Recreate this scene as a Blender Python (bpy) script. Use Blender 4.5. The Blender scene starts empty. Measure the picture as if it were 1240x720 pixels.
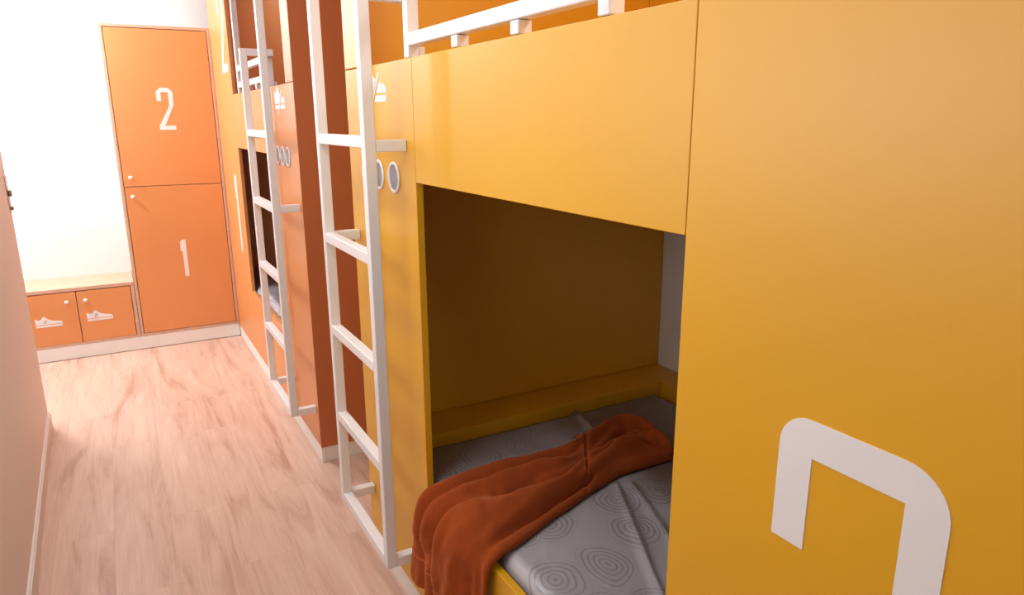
import bpy, bmesh, math, random
from math import pi, sin, cos
from mathutils import Vector, noise
from mathutils.geometry import tessellate_polygon
random.seed(4)
S = bpy.context.scene
COL = S.collection

# ------------------------------------------------------------------ dimensions
A = 0.669            # X of the bunk fronts (corridor face)
D = 5.187            # Y of the cabinet fronts at the end of the corridor
XB = 1.865           # X of the wall behind the bunks
YW = 5.57            # Y of the wall behind the bench
CEIL = 2.55
MIR = 5.185          # the orange bunk is the mirror of the yellow one about Y = MIR/2

# ------------------------------------------------------------------ helpers
ORG = {}
def link(o, org, parent=None):
    COL.objects.link(o)
    org = Vector(org)
    ORG[o.name] = org
    if parent is not None:
        o.parent = parent
        o.location = org - ORG[parent.name]
    else:
        o.location = org
    return o
def tag(o, label=None, cat=None, group=None, kind=None):
    if label: o['label'] = label
    if cat: o['category'] = cat
    if group: o['group'] = group
    if kind: o['kind'] = kind
    return o
def empty(name, org, label, cat, group=None):
    o = bpy.data.objects.new(name, None)
    o.empty_display_size = .1
    link(o, org)
    return tag(o, label, cat, group)
def build(name, bm, mat, parent=None, smooth=False, label=None, origin=None):
    bmesh.ops.recalc_face_normals(bm, faces=bm.faces[:])
    xs = [v.co.copy() for v in bm.verts]
    lo = Vector((min(v.x for v in xs), min(v.y for v in xs), min(v.z for v in xs)))
    hi = Vector((max(v.x for v in xs), max(v.y for v in xs), max(v.z for v in xs)))
    c = (lo+hi)/2 if origin is None else Vector(origin)
    for v in bm.verts: v.co -= c
    me = bpy.data.meshes.new(name)
    bm.to_mesh(me); bm.free()
    me.materials.append(mat)
    if smooth:
        for p in me.polygons: p.use_smooth = True
    o = bpy.data.objects.new(name, me)
    link(o, c, parent)
    if label: o['label'] = label
    return o
def add_box(bm, x0, x1, y0, y1, z0, z1, bev=0, seg=2):
    t = bmesh.new()
    vs = [t.verts.new((x, y, z)) for x in (min(x0,x1), max(x0,x1)) for y in (min(y0,y1), max(y0,y1)) for z in (min(z0,z1), max(z0,z1))]
    for f in ((0,1,3,2),(4,6,7,5),(0,4,5,1),(2,3,7,6),(0,2,6,4),(1,5,7,3)):
        t.faces.new([vs[i] for i in f])
    bmesh.ops.recalc_face_normals(t, faces=t.faces[:])
    if bev: bmesh.ops.bevel(t, geom=t.edges[:], offset=bev, segments=seg, affect='EDGES', profile=.5)
    me = bpy.data.meshes.new('tmp'); t.to_mesh(me); t.free()
    bm.from_mesh(me); bpy.data.meshes.remove(me)
    return bm
def box(x0, x1, y0, y1, z0, z1, bev=.0015, seg=2):
    return add_box(bmesh.new(), x0, x1, y0, y1, z0, z1, bev, seg)
def prism(bm, pts, base, du, dv, dn, th):
    """outline pts (u,v) laid on the plane base + u*du + v*dv, thickened along dn"""
    base, du, dv, dn = Vector(base), Vector(du), Vector(dv), Vector(dn)
    a = [bm.verts.new(base+du*u+dv*v) for u, v in pts]
    b = [bm.verts.new(base+du*u+dv*v+dn*th) for u, v in pts]
    n = len(pts)
    for tri in tessellate_polygon([[Vector((u, v, 0)) for u, v in pts]]):
        bm.faces.new([a[i] for i in tri]); bm.faces.new([b[i] for i in tri])
    for i in range(n):
        bm.faces.new((a[i], a[(i+1) % n], b[(i+1) % n], b[i]))
    return bm
def arc(cx, cy, r, a0, a1, n=10):
    return [(cx+r*cos(a0+(a1-a0)*i/n), cy+r*sin(a0+(a1-a0)*i/n)) for i in range(n+1)]
def lathe(bm, prof, c, axis, n=28):
    c = Vector(c); ax = Vector(axis).normalized()
    u = ax.orthogonal().normalized(); w = ax.cross(u)
    rings = []
    for r, h in prof:
        rings.append([bm.verts.new(c+ax*h+u*r*cos(2*pi*i/n)+w*r*sin(2*pi*i/n)) for i in range(n)])
    for k in range(len(rings)-1):
        for i in range(n):
            bm.faces.new((rings[k][i], rings[k][(i+1) % n], rings[k+1][(i+1) % n], rings[k+1][i]))
    if prof[0][0] > 1e-5: bm.faces.new(rings[0])
    if prof[-1][0] > 1e-5: bm.faces.new(rings[-1])
    bmesh.ops.remove_doubles(bm, verts=bm.verts[:], dist=1e-6)
    return bm

# ------------------------------------------------------------------ materials
def srgb(r, g, b):
    f = lambda c: (c/255/12.92) if c/255 <= .04045 else ((c/255+.055)/1.055)**2.4
    return (f(r), f(g), f(b), 1)
def new_mat(name):
    m = bpy.data.materials.new(name); m.use_nodes = True
    nt = m.node_tree
    return m, nt, nt.nodes['Principled BSDF'], nt.nodes, nt.links
def noisy(nt, scale, stretch=(1,1,1), detail=3, rough=.55):
    tc = nt.nodes.new('ShaderNodeTexCoord'); mp = nt.nodes.new('ShaderNodeMapping')
    mp.inputs['Scale'].default_value = stretch
    n = nt.nodes.new('ShaderNodeTexNoise')
    n.inputs['Scale'].default_value = scale; n.inputs['Detail'].default_value = detail; n.inputs['Roughness'].default_value = rough
    nt.links.new(tc.outputs['Object'], mp.inputs['Vector']); nt.links.new(mp.outputs['Vector'], n.inputs['Vector'])
    return n
def ramp(nt, src, c0, c1, p0=.35, p1=.65):
    r = nt.nodes.new('ShaderNodeValToRGB')
    r.color_ramp.elements[0].position = p0; r.color_ramp.elements[1].position = p1
    r.color_ramp.elements[0].color = c0; r.color_ramp.elements[1].color = c1
    nt.links.new(src, r.inputs['Fac']); return r
def paint(name, col, rough=.5, vary=.03, bump=.02, bscale=180, spec=.5):
    m, nt, p, N, L = new_mat(name)
    n = noisy(nt, 2.2)
    lo = tuple(c*(1-vary) for c in col[:3])+(1,); hi = tuple(min(1, c*(1+vary)) for c in col[:3])+(1,)
    r = ramp(nt, n.outputs['Fac'], lo, hi)
    L.new(r.outputs['Color'], p.inputs['Base Color'])
    p.inputs['Roughness'].default_value = rough
    p.inputs['Specular IOR Level'].default_value = spec
    if bump:
        n2 = noisy(nt, bscale, detail=2)
        b = N.new('ShaderNodeBump'); b.inputs['Strength'].default_value = bump; b.inputs['Distance'].default_value = .002
        L.new(n2.outputs['Fac'], b.inputs['Height']); L.new(b.outputs['Normal'], p.inputs['Normal'])
    return m
M = {}
M['yellow'] = paint('yellow_laminate', srgb(228, 167, 4), .46, .02, .015, spec=.9)
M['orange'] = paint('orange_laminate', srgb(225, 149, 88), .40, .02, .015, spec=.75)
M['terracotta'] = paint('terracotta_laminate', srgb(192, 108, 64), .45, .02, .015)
M['wall'] = paint('white_wall_paint', srgb(240, 238, 236), .8, .01, .04, 260)
M['pinkwall'] = paint('pale_wall_paint', srgb(236, 226, 220), .7, .012, .04, 260)
M['trim'] = paint('white_trim', srgb(240, 236, 232), .45, .01, .01)
M['metal_white'] = paint('white_powder_coat', srgb(238, 236, 236), .38, .01, .02, 500)
M['decal'] = paint('white_vinyl', srgb(240, 236, 236), .5, .005, .0)
M['grey_core'] = paint('grey_core', srgb(150, 146, 150), .6, .03, .0)
M['steel'] = None
m, nt, p, N, L = new_mat('brushed_steel')
p.inputs['Metallic'].default_value = 1; p.inputs['Base Color'].default_value = srgb(170, 160, 155); p.inputs['Roughness'].default_value = .35
M['steel'] = m
m, nt, p, N, L = new_mat('dark_gap'); p.inputs['Base Color'].default_value = srgb(60, 36, 24); p.inputs['Roughness'].default_value = .8
M['dark'] = m
m, nt, p, N, L = new_mat('pale_plywood')
n = noisy(nt, 9, (1, 14, 14), 4); r = ramp(nt, n.outputs['Fac'], srgb(206, 163, 137), srgb(220, 182, 156), .3, .7)
L.new(r.outputs['Color'], p.inputs['Base Color']); p.inputs['Roughness'].default_value = .5
M['ply'] = m

# wood laminate floor: planks along Y
m, nt, p, N, L = new_mat('pale_wood_planks')
tc = N.new('ShaderNodeTexCoord'); mp = N.new('ShaderNodeMapping')
mp.inputs['Rotation'].default_value = (0, 0, pi/2)
mp.inputs['Location'].default_value = (.35, .03, 0)
L.new(tc.outputs['Object'], mp.inputs['Vector'])
br = N.new('ShaderNodeTexBrick')
br.offset = .37; br.inputs['Scale'].default_value = 1
br.inputs['Brick Width'].default_value = 1.25; br.inputs['Row Height'].default_value = .19
br.inputs['Mortar Size'].default_value = .0007; br.inputs['Mortar Smooth'].default_value = .2
br.inputs['Color1'].default_value = (.15, .15, .15, 1); br.inputs['Color2'].default_value = (.85, .85, .85, 1); br.inputs['Mortar'].default_value = (.5, .5, .5, 1)
L.new(mp.outputs['Vector'], br.inputs['Vector'])
# shift the grain per plank
add = N.new('ShaderNodeVectorMath'); add.operation = 'MULTIPLY_ADD'
L.new(br.outputs['Color'], add.inputs[0]); add.inputs[1].default_value = (7, 3, 5); L.new(tc.outputs['Object'], add.inputs[2])
mp2 = N.new('ShaderNodeMapping'); mp2.inputs['Scale'].default_value = (6.5, .75, 1); L.new(add.outputs[0], mp2.inputs['Vector'])
g1 = N.new('ShaderNodeTexNoise'); g1.inputs['Scale'].default_value = 1.6; g1.inputs['Detail'].default_value = 6; g1.inputs['Roughness'].default_value = .6; g1.inputs['Distortion'].default_value = 1.1
L.new(mp2.outputs['Vector'], g1.inputs['Vector'])
mp3 = N.new('ShaderNodeMapping'); mp3.inputs['Scale'].default_value = (60, 2.2, 1); L.new(add.outputs[0], mp3.inputs['Vector'])
g2 = N.new('ShaderNodeTexNoise'); g2.inputs['Scale'].default_value = 2; g2.inputs['Detail'].default_value = 4
L.new(mp3.outputs['Vector'], g2.inputs['Vector'])
cr = N.new('ShaderNodeValToRGB'); e = cr.color_ramp.elements
e[0].position = .30; e[0].color = srgb(190, 146, 124); e[1].position = .68; e[1].color = srgb(228, 196, 177)
e2 = e.new(.47); e2.color = srgb(217, 181, 160)
L.new(g1.outputs['Fac'], cr.inputs['Fac'])
fr = ramp(nt, g2.outputs['Fac'], (.90, .885, .875, 1), (1, 1, 1, 1), .32, .6)
mx = N.new('ShaderNodeMixRGB'); mx.blend_type = 'MULTIPLY'; mx.inputs[0].default_value = .8
L.new(cr.outputs['Color'], mx.inputs[1]); L.new(fr.outputs['Color'], mx.inputs[2])
pl = ramp(nt, br.outputs['Color'], (.95, .94, .935, 1), (1, 1, 1, 1), .1, .9)
mx2 = N.new('ShaderNodeMixRGB'); mx2.blend_type = 'MULTIPLY'; mx2.inputs[0].default_value = 1
L.new(mx.outputs['Color'], mx2.inputs[1]); L.new(pl.outputs['Color'], mx2.inputs[2])
mx3 = N.new('ShaderNodeMixRGB'); L.new(br.outputs['Fac'], mx3.inputs[0]); L.new(mx2.outputs['Color'], mx3.inputs[1]); mx3.inputs[2].default_value = srgb(198, 158, 137)
L.new(mx3.outputs['Color'], p.inputs['Base Color']); p.inputs['Roughness'].default_value = .42
b = N.new('ShaderNodeBump'); b.inputs['Strength'].default_value = .08; b.inputs['Distance'].default_value = .002
L.new(g2.outputs['Fac'], b.inputs['Height']); L.new(b.outputs['Normal'], p.inputs['Normal'])
M['floor'] = m

# quilted mattress ticking with concentric ring stitching
m, nt, p, N, L = new_mat('grey_quilted_ticking')
tc = N.new('ShaderNodeTexCoord'); mp = N.new('ShaderNodeMapping'); mp.inputs['Scale'].default_value = (6.6, 5.6, .001)
L.new(tc.outputs['Object'], mp.inputs['Vector'])
wn = N.new('ShaderNodeTexNoise'); wn.inputs['Scale'].default_value = 1.1; wn.inputs['Detail'].default_value = 1
L.new(mp.outputs['Vector'], wn.inputs['Vector'])
wa = N.new('ShaderNodeVectorMath'); wa.operation = 'MULTIPLY_ADD'; L.new(wn.outputs['Color'], wa.inputs[0]); wa.inputs[1].default_value = (.35, .35, 0); L.new(mp.outputs['Vector'], wa.inputs[2])
vo = N.new('ShaderNodeTexVoronoi'); vo.voronoi_dimensions = '2D'; vo.inputs['Scale'].default_value = 1; vo.inputs['Randomness'].default_value = .55
L.new(wa.outputs[0], vo.inputs['Vector'])
def mth(op, a=None, b=None, c=None):
    q = N.new('ShaderNodeMath'); q.operation = op
    for i, v in enumerate((a, b, c)):
        if v is None: continue
        if isinstance(v, (int, float)): q.inputs[i].default_value = v
        else: L.new(v, q.inputs[i])
    return q.outputs[0]
ring = mth('SINE', mth('MULTIPLY', vo.outputs['Distance'], 72))
mask = mth('SUBTRACT', 1, mth('SMOOTH_MIN', mth('MAXIMUM', mth('MULTIPLY', mth('SUBTRACT', vo.outputs['Distance'], .40), 12), 0), 1, .1))
groove = mth('MULTIPLY', mth('MAXIMUM', ring, 0), mask)
cr = ramp(nt, groove, srgb(208, 202, 203), srgb(180, 173, 175), .25, .95)
L.new(cr.outputs['Color'], p.inputs['Base Color']); p.inputs['Roughness'].default_value = .55
b = N.new('ShaderNodeBump'); b.inputs['Strength'].default_value = .6; b.inputs['Distance'].default_value = .004; b.invert = True
L.new(groove, b.inputs['Height']); L.new(b.outputs['Normal'], p.inputs['Normal'])
M['ticking'] = m

# thin clear plastic wrapper
m, nt, p, N, L = new_mat('clear_plastic_wrap')
out = N['Material Output']
tr = N.new('ShaderNodeBsdfTransparent'); gl = N.new('ShaderNodeBsdfGlossy'); gl.inputs['Roughness'].default_value = .22
df = N.new('ShaderNodeBsdfDiffuse'); df.inputs['Color'].default_value = srgb(225, 222, 226)
n = noisy(nt, 9, (1, 1, 1), 3); b = N.new('ShaderNodeBump'); b.inputs['Strength'].default_value = .35; b.inputs['Distance'].default_value = .02
L.new(n.outputs['Fac'], b.inputs['Height']); L.new(b.outputs['Normal'], gl.inputs['Normal'])
lw = N.new('ShaderNodeFresnel'); lw.inputs['IOR'].default_value = 1.45; L.new(b.outputs['Normal'], lw.inputs['Normal'])
m1 = N.new('ShaderNodeMixShader'); m1.inputs[0].default_value = .13; L.new(tr.outputs[0], m1.inputs[1]); L.new(df.outputs[0], m1.inputs[2])
m2 = N.new('ShaderNodeMixShader'); L.new(lw.outputs[0], m2.inputs[0]); L.new(m1.outputs[0], m2.inputs[1]); L.new(gl.outputs[0], m2.inputs[2])
L.new(m2.outputs[0], out.inputs['Surface'])
M['plastic'] = m

# rust fleece
def fleece(name, col):
    m, nt, p, N, L = new_mat(name)
    n = noisy(nt, 26, detail=5, rough=.7); r = ramp(nt, n.outputs['Fac'], tuple(c*.78 for c in col[:3])+(1,), col, .3, .7)
    L.new(r.outputs['Color'], p.inputs['Base Color']); p.inputs['Roughness'].default_value = .95
    p.inputs['Specular IOR Level'].default_value = .1
    p.inputs['Sheen Weight'].default_value = .5; p.inputs['Sheen Tint'].default_value = srgb(235, 150, 100)
    n2 = noisy(nt, 420, detail=3); b = N.new('ShaderNodeBump'); b.inputs['Strength'].default_value = .35; b.inputs['Distance'].default_value = .002
    L.new(n2.outputs['Fac'], b.inputs['Height']); L.new(b.outputs['Normal'], p.inputs['Normal'])
    return m
M['rust'] = fleece('rust_fleece', srgb(164, 74, 32))
M['rust_seam'] = fleece('rust_seam', srgb(196, 100, 52))
M['greycloth'] = paint('pale_grey_cloth', srgb(196, 200, 214), .85, .05, .3, 300)

# ------------------------------------------------------------------ the setting
def struct(name, bm, mat):
    return tag(build(name, bm, mat), kind='structure')
struct('floor', box(-2.6, XB+.1, -1.7, YW+.1, -.08, 0, 0), M['floor'])
struct('ceiling', box(-2.6, XB+.1, -1.7, YW+.1, CEIL, CEIL+.08, 0), M['wall'])
struct('wall_back', box(-2.6, XB+.1, YW, YW+.1, 0, CEIL, 0), M['wall'])
struct('wall_right', box(XB, XB+.1, -1.7, YW, 0, CEIL, 0), M['wall'])
struct('wall_front', box(-2.6, XB, -1.7, -1.6, 0, CEIL, 0), M['wall'])
struct('wall_nook', box(-2.6, -2.5, -1.6, YW, 0, CEIL, 0), M['wall'])
# corridor's left wall, very slightly out of parallel, ending at a free corner
def lw(y): return -.431 + (4.03-y)*.0235
def skew(t0, t1, y0, y1, z0, z1):
    bm = bmesh.new()
    prism(bm, [(lw(y0)+t0, y0), (lw(y0)+t1, y0), (lw(y1)+t1, y1), (lw(y1)+t0, y1)], (0, 0, z0), (1, 0, 0), (0, 1, 0), (0, 0, 1), z1-z0)
    return bm
struct('wall_left', skew(-.12, 0, -1.6, 4.03, 0, CEIL), M['pinkwall'])
bb = skew(0, .012, -1.6, 4.028, 0, .075)
me = skew(0, .008, -1.6, 4.028, .075, .083); t = bpy.data.meshes.new('t'); me.to_mesh(t); me.free(); bb.from_mesh(t); bpy.data.meshes.remove(t)
struct('baseboard_left', bb, M['pinkwall'])
struct('baseboard_back', box(-1.45, A-.001, D, D+.018, .004, .0885, .001), M['trim'])

# ------------------------------------------------------------------ numerals and icons (thin white vinyl on the fronts)
def d2(w, h, s):
    c = s*.9
    return [(0, h*.69), (0, h-c), (c, h), (w-c, h), (w, h-c), (w, h*.60), (s*1.25, s), (w, s), (w, 0), (0, 0), (0, s*.95), (w-s, h*.57), (w-s, h-s), (s, h-s), (s, h*.69)]
def d1(w, h, s):
    return [(w-s, 0), (w, 0), (w, h), (w-s, h), (0, h*.93), (0, h*.70), (w-s, h*.70)]
def d3(w, h, s):
    r, R = .040, .052
    P = [(0, h-.166), (0, h-r)] + arc(r, h-r, r, pi, pi/2)[1:] + arc(w-R, h-R, R, pi/2, 0)
    P += [(w, h/2+.008), (w-.022, h/2-.022), (w, h/2-.052)] + arc(w-R, R, R, 0, -pi/2) + arc(r, r, r, -pi/2, -pi)
    P += [(0, .166), (s, .166), (s, s), (w-s, s), (w-s, h/2-.046), (.06, h/2-.046), (.06, h/2+.0), (w-s, h/2+.0), (w-s, h-s), (s, h-s), (s, h-.166)]
    return P
SHOE = [(0, .15), (-.01, .46), (.03, .52), (.07, .46), (.13, .42), (.22, .47), (.30, .60), (.37, .61), (.42, .52), (.52, .42), (.66, .34), (.82, .31), (.94, .28), (1, .22), (1, .15)]
SOLE = [(.01, 0), (.98, 0), (1.01, .11), (0, .11)]
def shoe(bm, base, du, dv, dn, w):
    prism(bm, SHOE, base, Vector(du)*w, Vector(dv)*w*.78, dn, .0012)
    prism(bm, SOLE, base, Vector(du)*w, Vector(dv)*w*.78, dn, .0012)
    return bm

# ------------------------------------------------------------------ cabinets at the end
UX, UZ, UN = (1, 0, 0), (0, 0, 1), (0, -1, 0)
def knob(door, x, z):
    bm = bmesh.new()
    lathe(bm, [(.0045, 0), (.0045, .012), (.006, .014), (.0105, .017), (.0125, .022), (.0115, .027), (.007, .030), (0, .0305)], (x, D, z), UN, 24)
    build('knob', bm, M['decal'], door, True, 'small round pale knob')
lx0, lx1 = .040, .668
t = empty('locker', (.354, D+.19, 0), 'tall orange two-door locker with white numerals 2 and 1 at corridor end', 'locker')
def carc(x0, x1, z0, z1, th, back):
    bm = bmesh.new()
    add_box(bm, x0, x0+th, D, back, z0, z1, .001); add_box(bm, x1-th, x1, D, back, z0, z1, .001)
    add_box(bm, x0+th, x1-th, D, back, z1-th, z1, .001); add_box(bm, x0+th, x1-th, D, back, z0, z0+th, .001)
    add_box(bm, x0+th, x1-th, back-.01, back, z0+th, z1-th, 0)
    return bm
build('carcass', carc(lx0, lx1, .09, 2.083, .018, YW-.003), M['ply'], t, label='pale plywood carcass edge')
build('shelf', box(lx0+.018, lx1-.018, D+.03, YW-.015, 1.078, 1.096), M['ply'], t)
g = .004
for z0, z1, num in ((.108+g, 1.090-g/2, 1), (1.090+g/2, 2.065-g, 2)):
    dr = build('door', box(lx0+.018+g, lx1-.018-g, D+.001, D+.020, z0, z1, .0015), M['orange'], t, label='lower orange door with white numeral 1' if num == 1 else 'upper orange door with white numeral 2')
    if num == 2:
        build('numeral', prism(bmesh.new(), d2(.097, .262, .027), (.311, D+.001, 1.446), UX, UZ, UN, .0012), M['decal'], dr, label='white numeral 2')
        knob(dr, .104, 1.150)
    else:
        build('numeral', prism(bmesh.new(), d1(.036, .25, .025), (.345, D+.001, .473), UX, UZ, UN, .0012), M['decal'], dr, label='white numeral 1')
        knob(dr, .103, 1.028)

t = empty('shoe_bench', (-.55, D+.19, 0), 'low pale wood bench with orange shoe cupboard doors beside the tall locker', 'bench')
bx0, bx1 = -1.45, .037
bm = bmesh.new()
add_box(bm, bx0, bx0+.018, D, YW-.003, .09, .448, .001); add_box(bm, bx1-.020, bx1, D, YW-.003, .09, .448, .001)
add_box(bm, bx0+.018, bx1-.020, D, YW-.003, .09, .106, .001); add_box(bm, bx0+.018, bx1-.02, YW-.013, YW-.003, .106, .448, 0)
build('carcass', bm, M['ply'], t)
build('bench_top', box(bx0, bx1, D, YW-.002, .449, .472, .0015), M['ply'], t)
xs = [.015, -.296, -.605, -.915, -1.43]
for i in range(4):
    dr = build('door', box(xs[i+1]+.002, xs[i]-.002, D+.001, D+.020, .108, .444, .0015), M['orange'], t, label='orange cupboard door with white sneaker picture')
    w = .145
    cx = (-.180, -.463, -.76, -1.17)[i]; cz = (.268, .262, .262, .262)[i]
    build('shoe_icon', shoe(bmesh.new(), (cx-w/2, D+.001, cz-.028), UX, UZ, UN, w), M['decal'], dr, label='white sneaker pictogram')
    bm = bmesh.new()
    for q in range(2):
        u = cx-w/2+w*(.29+.07*q); prism(bm, [(0, 0), (.004, 0), (.012, .024), (.008, .024)], (u, D-.0003, cz-.006), UX, UZ, UN, .0006)
    build('lace', bm, M['grey_core'], dr, label='thin grey lace marks')
    knob(dr, xs[i+1]+.048 if i % 2 == 0 else xs[i]-.055, .385)

# metal latch plate at the free end of the left wall
t = empty('latch_plate', (lw(3.97), 3.97, 1.1), 'small grey metal latch plate at the far end of the left wall', 'latch plate')
xw = lw(4.0)
build('plate', box(xw+.0008, xw+.004, 3.955, 4.026, 1.095, 1.262, .001), M['steel'], t)
build('latch', box(xw+.0042, xw+.016, 3.985, 4.015, 1.165, 1.195, .003), M['steel'], t)
build('bolt', box(xw+.0042, xw+.014, 3.985, 4.015, 1.103, 1.120, .003), M['steel'], t)

# ------------------------------------------------------------------ the two bunk units
def bunk(mir, mat, matin, label):
    Y = (lambda y: MIR-y) if mir else (lambda y: y)
    V = (0, 1 if mir else -1, 0)
    t = empty('bunk_bed_unit', (1.27, Y(1.11), 0), label, 'bunk bed')
    def part(name, x0, x1, y0, y1, z0, z1, m_=None, bev=.0015, lab=None, parent=None):
        return build(name, box(x0, x1, Y(y0), Y(y1), z0, z1, bev), m_ or mat, parent or t, label=lab)
    th = .020
    pa = part('front_panel', A, A+th, 1.684, 2.235, .078, 1.648)
    pb = part('front_panel', A, A+th, .7095, 1.6828, 1.346, 1.648)
    pc = part('front_panel', A, A+th, .0, .708, .078, CEIL-.004)
    part('front_post', A, A+th, 2.105, 2.235, 1.651, CEIL-.004)
    part('sill_panel', A, A+th, .7095, 1.6828, .078, .476)
    part('plinth', A+.002, A+.018, .0, 2.235, 0, .076, M['trim'], lab='white plinth strip along the floor')
    bm = bmesh.new(); zf = .072 if mir else .001
    ya, yb = sorted((Y(2.215), Y(2.2352))); add_box(bm, A+th+.001, XB-.003, ya, yb, zf, CEIL-.004, 0)
    ya, yb = sorted((Y(2.2353), Y(2.2383))); add_box(bm, A+.0006, XB-.003, ya, yb, zf, CEIL-.004, .0008)
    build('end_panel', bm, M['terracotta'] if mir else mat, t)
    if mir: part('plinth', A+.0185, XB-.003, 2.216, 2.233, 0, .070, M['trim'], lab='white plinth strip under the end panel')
    part('end_panel', A+th+.001, XB-.003, .001, .021, 0, CEIL-.004)
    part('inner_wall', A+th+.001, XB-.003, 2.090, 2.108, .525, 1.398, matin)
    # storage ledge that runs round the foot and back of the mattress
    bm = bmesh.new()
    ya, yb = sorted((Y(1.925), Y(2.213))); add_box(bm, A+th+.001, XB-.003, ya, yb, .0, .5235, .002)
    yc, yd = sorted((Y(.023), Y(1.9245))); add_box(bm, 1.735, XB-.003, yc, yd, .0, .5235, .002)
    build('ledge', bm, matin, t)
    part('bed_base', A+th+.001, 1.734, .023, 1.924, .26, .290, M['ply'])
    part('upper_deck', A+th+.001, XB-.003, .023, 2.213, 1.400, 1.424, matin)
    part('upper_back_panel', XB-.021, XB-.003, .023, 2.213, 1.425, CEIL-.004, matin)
    # guard rail of the upper bunk: tubes behind the front
    gr = empty_part(t, 'guard_rail', (A+.04, Y(1.3), 1.7))
    gx0, gx1 = A+.001, A+.031
    def tube(name, x0, x1, y0, y1, z0, z1, parent): return build(name, box(x0, x1, Y(y0), Y(y1), z0, z1, .003, 3), M['metal_white'], parent)
    def rail_(z0, z1): return tube('rail', gx0, gx1, .926, 1.703, z0, z1, gr)
    rail_(1.676, 1.706); rail_(*((1.762, 1.792) if mir else (1.806, 1.836)))
    for y in (1.425, 1.165):
        tube('baluster', gx0, gx1, y, y+.03, 1.650, 1.675, gr)
    tube('baluster', gx1+.001, gx1+.014, 1.700, 1.730, 1.560, 1.675, gr)
    tube('post', gx0, gx1, .895, .925, 1.650, CEIL-.01, gr)
    # pictograms: shoe crossed out, and three ventilation rings
    w = .20
    un = (-1, 0, 0)
    bm = bmesh.new()
    ybase = Y(2.072) if not mir else Y(1.868)
    sx, sz = w, w*.78
    def clip(P, sign, c0):      # keep the side of the slanting line  u - (v+.011)*.92 = c0
        f = lambda p: sign*((p[0]*sx)-(p[1]*sz+.011)*.86-c0)
        R = []
        for p_, q_ in zip(P, P[1:]+P[:1]):
            fp, fq = f(p_), f(q_)
            if fp >= 0: R.append(p_)
            if fp*fq < 0:
                k = fp/(fp-fq); R.append((p_[0]+(q_[0]-p_[0])*k, p_[1]+(q_[1]-p_[1])*k))
        return R
    for P in (SHOE, SOLE):
        for sg, c0 in ((1, .093), (-1, .067)):
            R = clip(P, sg, c0)
            if len(R) > 2: prism(bm, R, (A, ybase, 1.549), Vector((0, -1, 0))*sx, Vector(UZ)*sz, un, .0012)
    prism(bm, [(.054, -.024), (.068, -.024), (.152, .078), (.138, .078)], (A, ybase, 1.549), (0, -1, 0), UZ, un, .0012)
    build('no_shoes_icon', bm, M['decal'], pa, label='white crossed-out sneaker pictogram')
    for k in range(3):
        yy = Y((1.846+.102*k) if mir else (1.837, 1.962, 2.066)[k])
        vr = build('vent_ring', lathe(bmesh.new(), [(.034, .0002), (.043, .0002), (.043, .003), (.041, .005), (.036, .005), (.034, .003), (.034, .0002)], (A, yy, 1.349), un, 40), M['metal_white'], pa, True, label='white rim of round air vent')
        build('vent_core', lathe(bmesh.new(), [(.0338, .0003), (.0338, .0012)], (A, yy, 1.349), un, 32), M['grey_core'], vr, label='grey mesh of round air vent')
    return t, pc, Y
def empty_part(parent, name, org):
    o = bpy.data.objects.new(name, None); o.empty_display_size = .05
    return link(o, org, parent)
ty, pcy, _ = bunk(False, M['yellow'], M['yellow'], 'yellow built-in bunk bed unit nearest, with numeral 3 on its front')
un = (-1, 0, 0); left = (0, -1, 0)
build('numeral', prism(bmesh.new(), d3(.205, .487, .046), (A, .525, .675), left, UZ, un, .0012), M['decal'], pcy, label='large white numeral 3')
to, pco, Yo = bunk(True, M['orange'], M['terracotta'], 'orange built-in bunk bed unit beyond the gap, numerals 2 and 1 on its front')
build('numeral', prism(bmesh.new(), d2(.20, .487, .046), (A, 4.76, 1.780), left, UZ, un, .0012), M['decal'], pco, label='large white numeral 2 for the upper bunk')
build('numeral', prism(bmesh.new(), d1(.065, .487, .046), (A, 4.735, .690), left, UZ, un, .0012), M['decal'], pco, label='large white numeral 1 for the lower bunk')

# ------------------------------------------------------------------ ladders
def ladder(mir, label):
    Y = (lambda y: MIR-y) if mir else (lambda y: y)
    x0, x1 = .557, .587
    yn, yf = 1.735, 2.205     # outer faces of the two stiles (guard side, access side)
    s = .030
    t = empty('bunk_ladder', ((x0+x1)/2, Y((yn+yf)/2), 0), label, 'ladder', 'white bunk ladders')
    def tube(name, xa, xb, ya, yb, za, zb): return build(name, box(xa, xb, Y(ya), Y(yb), za, zb, .0025, 3), M['metal_white'], t)
    zb = .232
    tube('stile', x0, x1, yn, yn+s, zb, 1.81)
    tube('stile', x0, x1, yf-s, yf, zb, 2.42)
    for z in (.262, .562, .862, 1.162, 1.462):
        tube('rung', x0, x1, yn+s+.0005, yf-s-.0005, z-s, z)
    for y, zz in ((yn, (.262, 1.452)), (yf-s, (.262, 1.162, 2.1))):
        for z in zz: tube('standoff', x1+.0005, A-.0005, y, y+s, z-s, z)
    tube('top_bar', x1+.0005, A+.0315, yn, yn+s, 1.81-s, 1.81)
    tube('return_post', A+.0015, A+.0315, yn-.031, yn-.0005, 1.649, 1.81)
    return t
ladder(False, 'tall white metal ladder in front of the yellow bunk')
ladder(True, 'white metal ladder in front of the orange bunk, smaller and farther off')

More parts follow.
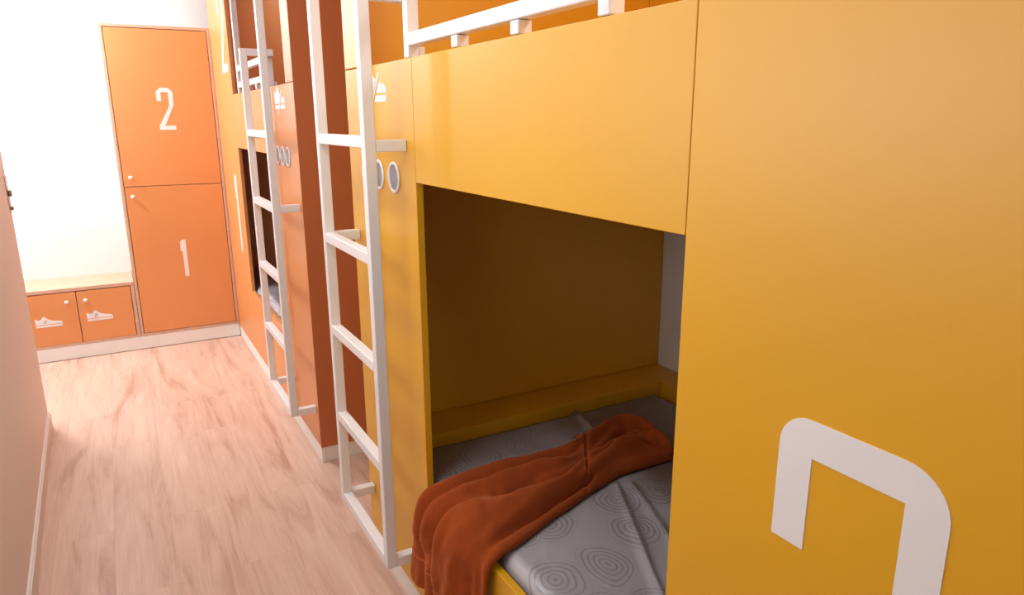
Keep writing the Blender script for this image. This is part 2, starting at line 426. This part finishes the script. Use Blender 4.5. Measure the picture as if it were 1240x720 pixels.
# ------------------------------------------------------------------ mattresses
def mattress(Y, label, detailed):
    ya, yb = sorted((Y(.06), Y(1.905)))
    t = empty('mattress', (1.2, (ya+yb)/2, .292), label, 'mattress', 'plastic wrapped mattresses')
    x0, x1, z0, z1 = .697, 1.690, .2915, .498
    bm = bmesh.new()
    add_box(bm, x0, x1, ya, yb, z0, z1, .038, 6)
    build('mattress_core', bm, M['ticking'], t, True)
    bm = bmesh.new()
    pts = []
    r = .034
    # clear wrapper: top sheet with creases, rolled over the edges
    nx, ny = (170, 300) if detailed else (40, 70)
    e = .003
    xa, xb = x0-e, x1+e; yy0, yy1 = ya-e, yb+e
    def H(x, y):
        d = min(x-xa, xb-x, y-yy0, yy1-y)
        z = z1+.0025
        if d < r: z -= r-math.sqrt(max(0, r*r-(r-d)**2))
        yl = Y(y)
        w = .0035*abs(noise.noise((x*7, y*7, 3.1)))+.0012*noise.noise((x*22, y*22, 1.3))
        # long crease of the wrapper running towards the wall, and one across the far edge
        def crease(p, q_, a, wd):
            ax, ay = q_[0]-p[0], q_[1]-p[1]; l2 = ax*ax+ay*ay
            u = max(0, min(1, ((x-p[0])*ax+(yl-p[1])*ay)/l2))
            dd = math.hypot(x-p[0]-u*ax, yl-p[1]-u*ay)
            return a*math.exp(-(dd/wd)**2)
        w += crease((1.13, 1.42), (.90, .95), .006, .011)+crease((1.17, 1.40), (1.04, 1.02), .005, .014)+crease((1.30, 1.30), (1.10, .95), .004, .010)+crease((.80, 1.75), (1.25, 1.80), .003, .01)
        w += crease((1.315, 1.888), (1.27, 1.70), .012, .016)
        if d < .004: w = 0
        return z+max(w, 0)
    gv = []
    def gx(i, n, a, b):
        u = i/n; return a+(b-a)*(.5-.5*cos(pi*u))*.25+(b-a)*u*.75
    for j in range(ny+1):
        gv.append([bm.verts.new((gx(i, nx, xa, xb), gx(j, ny, yy0, yy1), 0)) for i in range(nx+1)])
    for row in gv:
        for v in row: v.co.z = H(v.co.x, v.co.y)
    for j in range(ny):
        for i in range(nx):
            bm.faces.new((gv[j][i], gv[j][i+1], gv[j+1][i+1], gv[j+1][i]))
    loop = gv[0][:] + [gv[j][nx] for j in range(1, ny+1)] + gv[ny][nx-1::-1] + [gv[j][0] for j in range(ny-1, 0, -1)]
    low = [bm.verts.new((v.co.x, v.co.y, z0+.01)) for v in loop]
    for i in range(len(loop)):
        k = (i+1) % len(loop); bm.faces.new((loop[i], loop[k], low[k], low[i]))
    build('plastic_wrap', bm, M['plastic'], t, True, label='clear crinkled plastic wrapper')
    bm = bmesh.new()
    return t
mattress(lambda y: y, 'grey ring-quilted mattress in clear plastic in the yellow lower bunk', True)
mattress(lambda y: MIR-y, 'grey plastic-wrapped mattress in the orange lower bunk behind the far ladder', False)

# ------------------------------------------------------------------ rust sweatshirt lying across the mattress and over the sill
U = [(1.372,1.452,.506),(1.387,1.49,.506),(1.398,1.598,.506),(1.39,1.672,.506),(1.345,1.70,.506),(1.275,1.69,.506),(1.187,1.66,.506),(1.093,1.64,.506),(.983,1.65,.506),(.88,1.665,.506),(.759,1.655,.506),(.69,1.645,.505),(.655,1.665,.482),(.64,1.678,.41),(.632,1.692,.34),(.625,1.706,.235)]
Lo = [(1.372,1.448,.506),(1.34,1.448,.506),(1.307,1.447,.506),(1.232,1.447,.506),(1.158,1.445,.506),(1.078,1.421,.506),(1.005,1.397,.506),(.944,1.374,.506),(.883,1.354,.506),(.80,1.32,.506),(.74,1.295,.506),(.69,1.28,.505),(.655,1.275,.482),(.648,1.285,.41),(.645,1.295,.34),(.64,1.31,.235)]
U = [Vector(v) for v in U]; Lo = [Vector(v) for v in Lo]
NP = len(U)-1
def cat(P, s):
    k = max(0, min(int(s), NP-1)); f = s-k
    p0, p1, p2, p3 = P[max(k-1, 0)], P[k], P[k+1], P[min(k+2, NP)]
    return .5*((2*p1)+(p2-p0)*f+(2*p0-5*p1+4*p2-p3)*f*f+(3*p1-p0-3*p2+p3)*f**3)
def interp(xs, ys, x):
    if x <= xs[0]: return ys[0]
    for a, b, c, d in zip(xs, xs[1:], ys, ys[1:]):
        if x <= b: return c+(d-c)*(x-a)/(b-a)
    return ys[-1]
FOLDS = [  # (polyline in (s,t), height, half width in t)
 ([(13, .08), (11.4, .09), (9.9, .12), (8.9, .15), (7.8, .15), (6.1, .14)], .016, .07),
 ([(13, .24), (11.5, .28), (9.7, .36), (8.3, .36), (7.4, .40)], .016, .075),
 ([(13.5, .52), (11.5, .54), (9.9, .70), (8.3, .78), (7, .76), (5.9, .68)], .022, .10),
 ([(8.6, .52), (8.2, .60), (7.5, .66)], -.015, .06),
 ([(11, .20), (9, .245), (7.6, .25), (6.4, .26)], -.011, .05),
 ([(13, .96), (11.5, .90), (9.8, .89), (8.6, .91), (7, .90), (5.6, .90)], -.028, .030),
 ([(6.0, .22), (4.7, .18), (3.5, .14), (2.3, .22)], .026, .09),
 ([(5.7, .56), (4.6, .50), (3.9, .42), (2.4, .30)], -.036, .05),
 ([(5.6, .84), (4.2, .78), (3.0, .70), (1.5, .58)], .024, .09),
 ([(5.4, .70), (4.2, .62), (3.0, .52)], .010, .05),
 ([(3.6, .62), (2.2, .72), (.9, .72)], -.020, .045),
 ([(9.6, .52), (8.2, .60), (6.6, .60)], -.010, .035),
 ([(11.7, .20), (13, .18), (14.9, .28)], -.010, .05),
 ([(11.5, .44), (13, .44), (14.9, .48)], -.016, .06),
 ([(11.7, .68), (13, .70), (15, .72)], .014, .09),
 ([(11.7, .86), (13, .88), (15, .90)], -.010, .04),
]
def fold(s, t):
    h = 0
    for pl, a, w in FOLDS:
        best = 9; end = 1
        for (s0, t0), (s1, t1) in zip(pl, pl[1:]):
            ds, dt = (s1-s0)*.11, t1-t0
            u = max(0, min(1, ((s-s0)*.11*ds+(t-t0)*dt)/(ds*ds+dt*dt+1e-9)))
            dd = math.hypot((s-s0)*.11-u*ds, t-t0-u*dt)
            best = min(best, dd)
        h += 1.5*a*math.exp(-(best/w)**2)
    return h
def sw_point(s, t, off=0):
    p = cat(U, s)*(1-t)+cat(Lo, s)*t
    hang = max(0, min(1, (s-11.1)/1.3)); hang = hang*hang*(3-2*hang)
    n = Vector((-hang, 0, 1-hang)).normalized() if s < 14 else Vector((-1, 0, 0))
    dome = interp([0, .5, 2, 4, 5.6, 6, 7.5, 9.5, 11.5, 12.5, 15], [.010, .020, .036, .040, .026, .024, .032, .030, .022, .020, .022], s)
    e = max(0, 1-abs(2*t-1)**3.2)**.5
    edge = min(1, s/.5)
    h = (dome+fold(s, t)*min(1, e*1.6))*e*edge
    h -= .012*math.exp(-((s-5.85+.1*(t-.3))/.10)**2)*e           # stitched pinch across the garment
    wr = .011*(.5-abs(noise.noise((s*.42+3.3, t*5.2-s*.13, .7))))*e*edge + .006*(.4-abs(noise.noise((s*.9, t*10+s*.2, 5.7))))*e*edge + .0035*noise.noise((p.x*16, p.y*26, p.z*16))*e + .0014*noise.noise((p.x*50, p.y*55, p.z*50))*e
    return p+n*(max(h+wr, .003*e)+off)
sw = empty('sweatshirt', (1.0, 1.5, .506), 'rust orange sweatshirt draped over mattress and hanging over the sill', 'sweatshirt')
bm = bmesh.new()
ns, ntt = 230, 64
g = []
for i in range(ns+1):
    s = NP*i/ns
    g.append([bm.verts.new(sw_point(s, .5-.5*cos(pi*j/ntt) if False else j/ntt)) for j in range(ntt+1)])
for i in range(ns):
    for j in range(ntt):
        bm.faces.new((g[i][j], g[i][j+1], g[i+1][j+1], g[i+1][j]))
ob = build('sweatshirt_body', bm, M['rust'], sw, True)
sd = ob.modifiers.new('thickness', 'SOLIDIFY'); sd.thickness = .003; sd.offset = 1
def strip(s0, t0, s1, t1, w, off, name, lab, along=True, n=50):
    bm = bmesh.new(); rows = []
    for i in range(n+1):
        u = i/n; s = s0+(s1-s0)*u; t = t0+(t1-t0)*u
        rows.append([bm.verts.new(sw_point(s+(w*k if along else 0), t+(0 if along else w*k), off+(.0012 if abs(k) < .6 else 0))) for k in (-1, -.5, .5, 1)])
    for a, b_ in zip(rows, rows[1:]):
        for k in range(3): bm.faces.new((a[k], a[k+1], b_[k+1], b_[k]))
    return build(name, bm, M['rust_seam'], sw, True, label=lab)
strip(6.05, .14, 5.9, .84, .035, .0035, 'seam', 'paler stitched seam')
strip(14.2, .03, 14.2, .97, .03, .0035, 'hem_seam', 'paler stitched hem line')
pc_ = sw_point(6.45, .20)
build('button', lathe(bmesh.new(), [(.0065, 0), (.0065, .003), (.004, .0045), (0, .0045)], pc_+Vector((0, 0, .003)), (0, 0, 1), 20), M['steel'], sw, True, label='small round button')

# folded pale cloth glimpsed in the orange lower bunk
# ------------------------------------------------------------------ light: ceiling lamps of the nook and the corridor, then added fill lights
def lamp(name, loc, size, power, col=(.87, .935, 1), sy=None):
    l = bpy.data.lights.new(name, 'AREA'); l.energy = power; l.color = col
    l.shape = 'RECTANGLE'; l.size = size; l.size_y = sy or size
    o = bpy.data.objects.new(name, l); COL.objects.link(o); o.location = loc
    return o
gl_ = bpy.data.lights.new('nook_globe_lamp', 'POINT'); gl_.energy = 104; gl_.color = (.9, .95, 1); gl_.shadow_soft_size = .16
go = bpy.data.objects.new('nook_globe_lamp', gl_); COL.objects.link(go); go.location = (-.82, 4.86, 2.2)
lamp('corridor_ceiling_lamp', (-.10, 2.1, CEIL-.03), .15, 18, sy=2.2)
lamp('near_end_fill', (.1, -.9, CEIL-.03), .4, 8)  # added fill behind the camera, brightens the bunk interior
sl = lamp('side_fill', (-.30, 1.12, 1.55), .35, 5.8, sy=1.2); sl.rotation_euler = (0, -pi/2, 0)  # added fill by the left wall, lifts the dark lower bunk interior
lamp('upper_bunk_fill', (1.35, .35, CEIL-.03), .2, 13)  # added fill hidden inside the yellow upper bunk to brighten its walls
lamp('upper_bunk_fill', (1.35, MIR-.35, CEIL-.03), .2, 4)  # weaker added fill inside the orange upper bunk
w = bpy.data.worlds.new('world'); S.world = w; w.use_nodes = True
w.node_tree.nodes['Background'].inputs['Color'].default_value = (1, .98, .95, 1); w.node_tree.nodes['Background'].inputs['Strength'].default_value = .3

# ------------------------------------------------------------------ camera
from mathutils import Matrix
F, YAW, PIT, ROL = 850.18, .51219, .24809, -.00508
fw = Vector((sin(YAW)*cos(PIT), cos(YAW)*cos(PIT), -sin(PIT)))
r = Vector((cos(YAW), -sin(YAW), 0)); u = r.cross(fw)
r2 = r*cos(ROL)+u*sin(ROL); u2 = -r*sin(ROL)+u*cos(ROL)
cd = bpy.data.cameras.new('camera'); cd.sensor_width = 36; cd.lens = F*36/1240; cd.clip_start = .02
co = bpy.data.objects.new('camera', cd); COL.objects.link(co)
mt = Matrix((r2, u2, -fw)).transposed().to_4x4(); mt.translation = (0, 0, 1.5)
co.matrix_world = mt
S.camera = co
S.view_settings.view_transform = 'Standard'; S.view_settings.look = 'None'
S.view_settings.gamma = 1; S.view_settings.use_curve_mapping = False
S.view_settings.exposure = 0.0
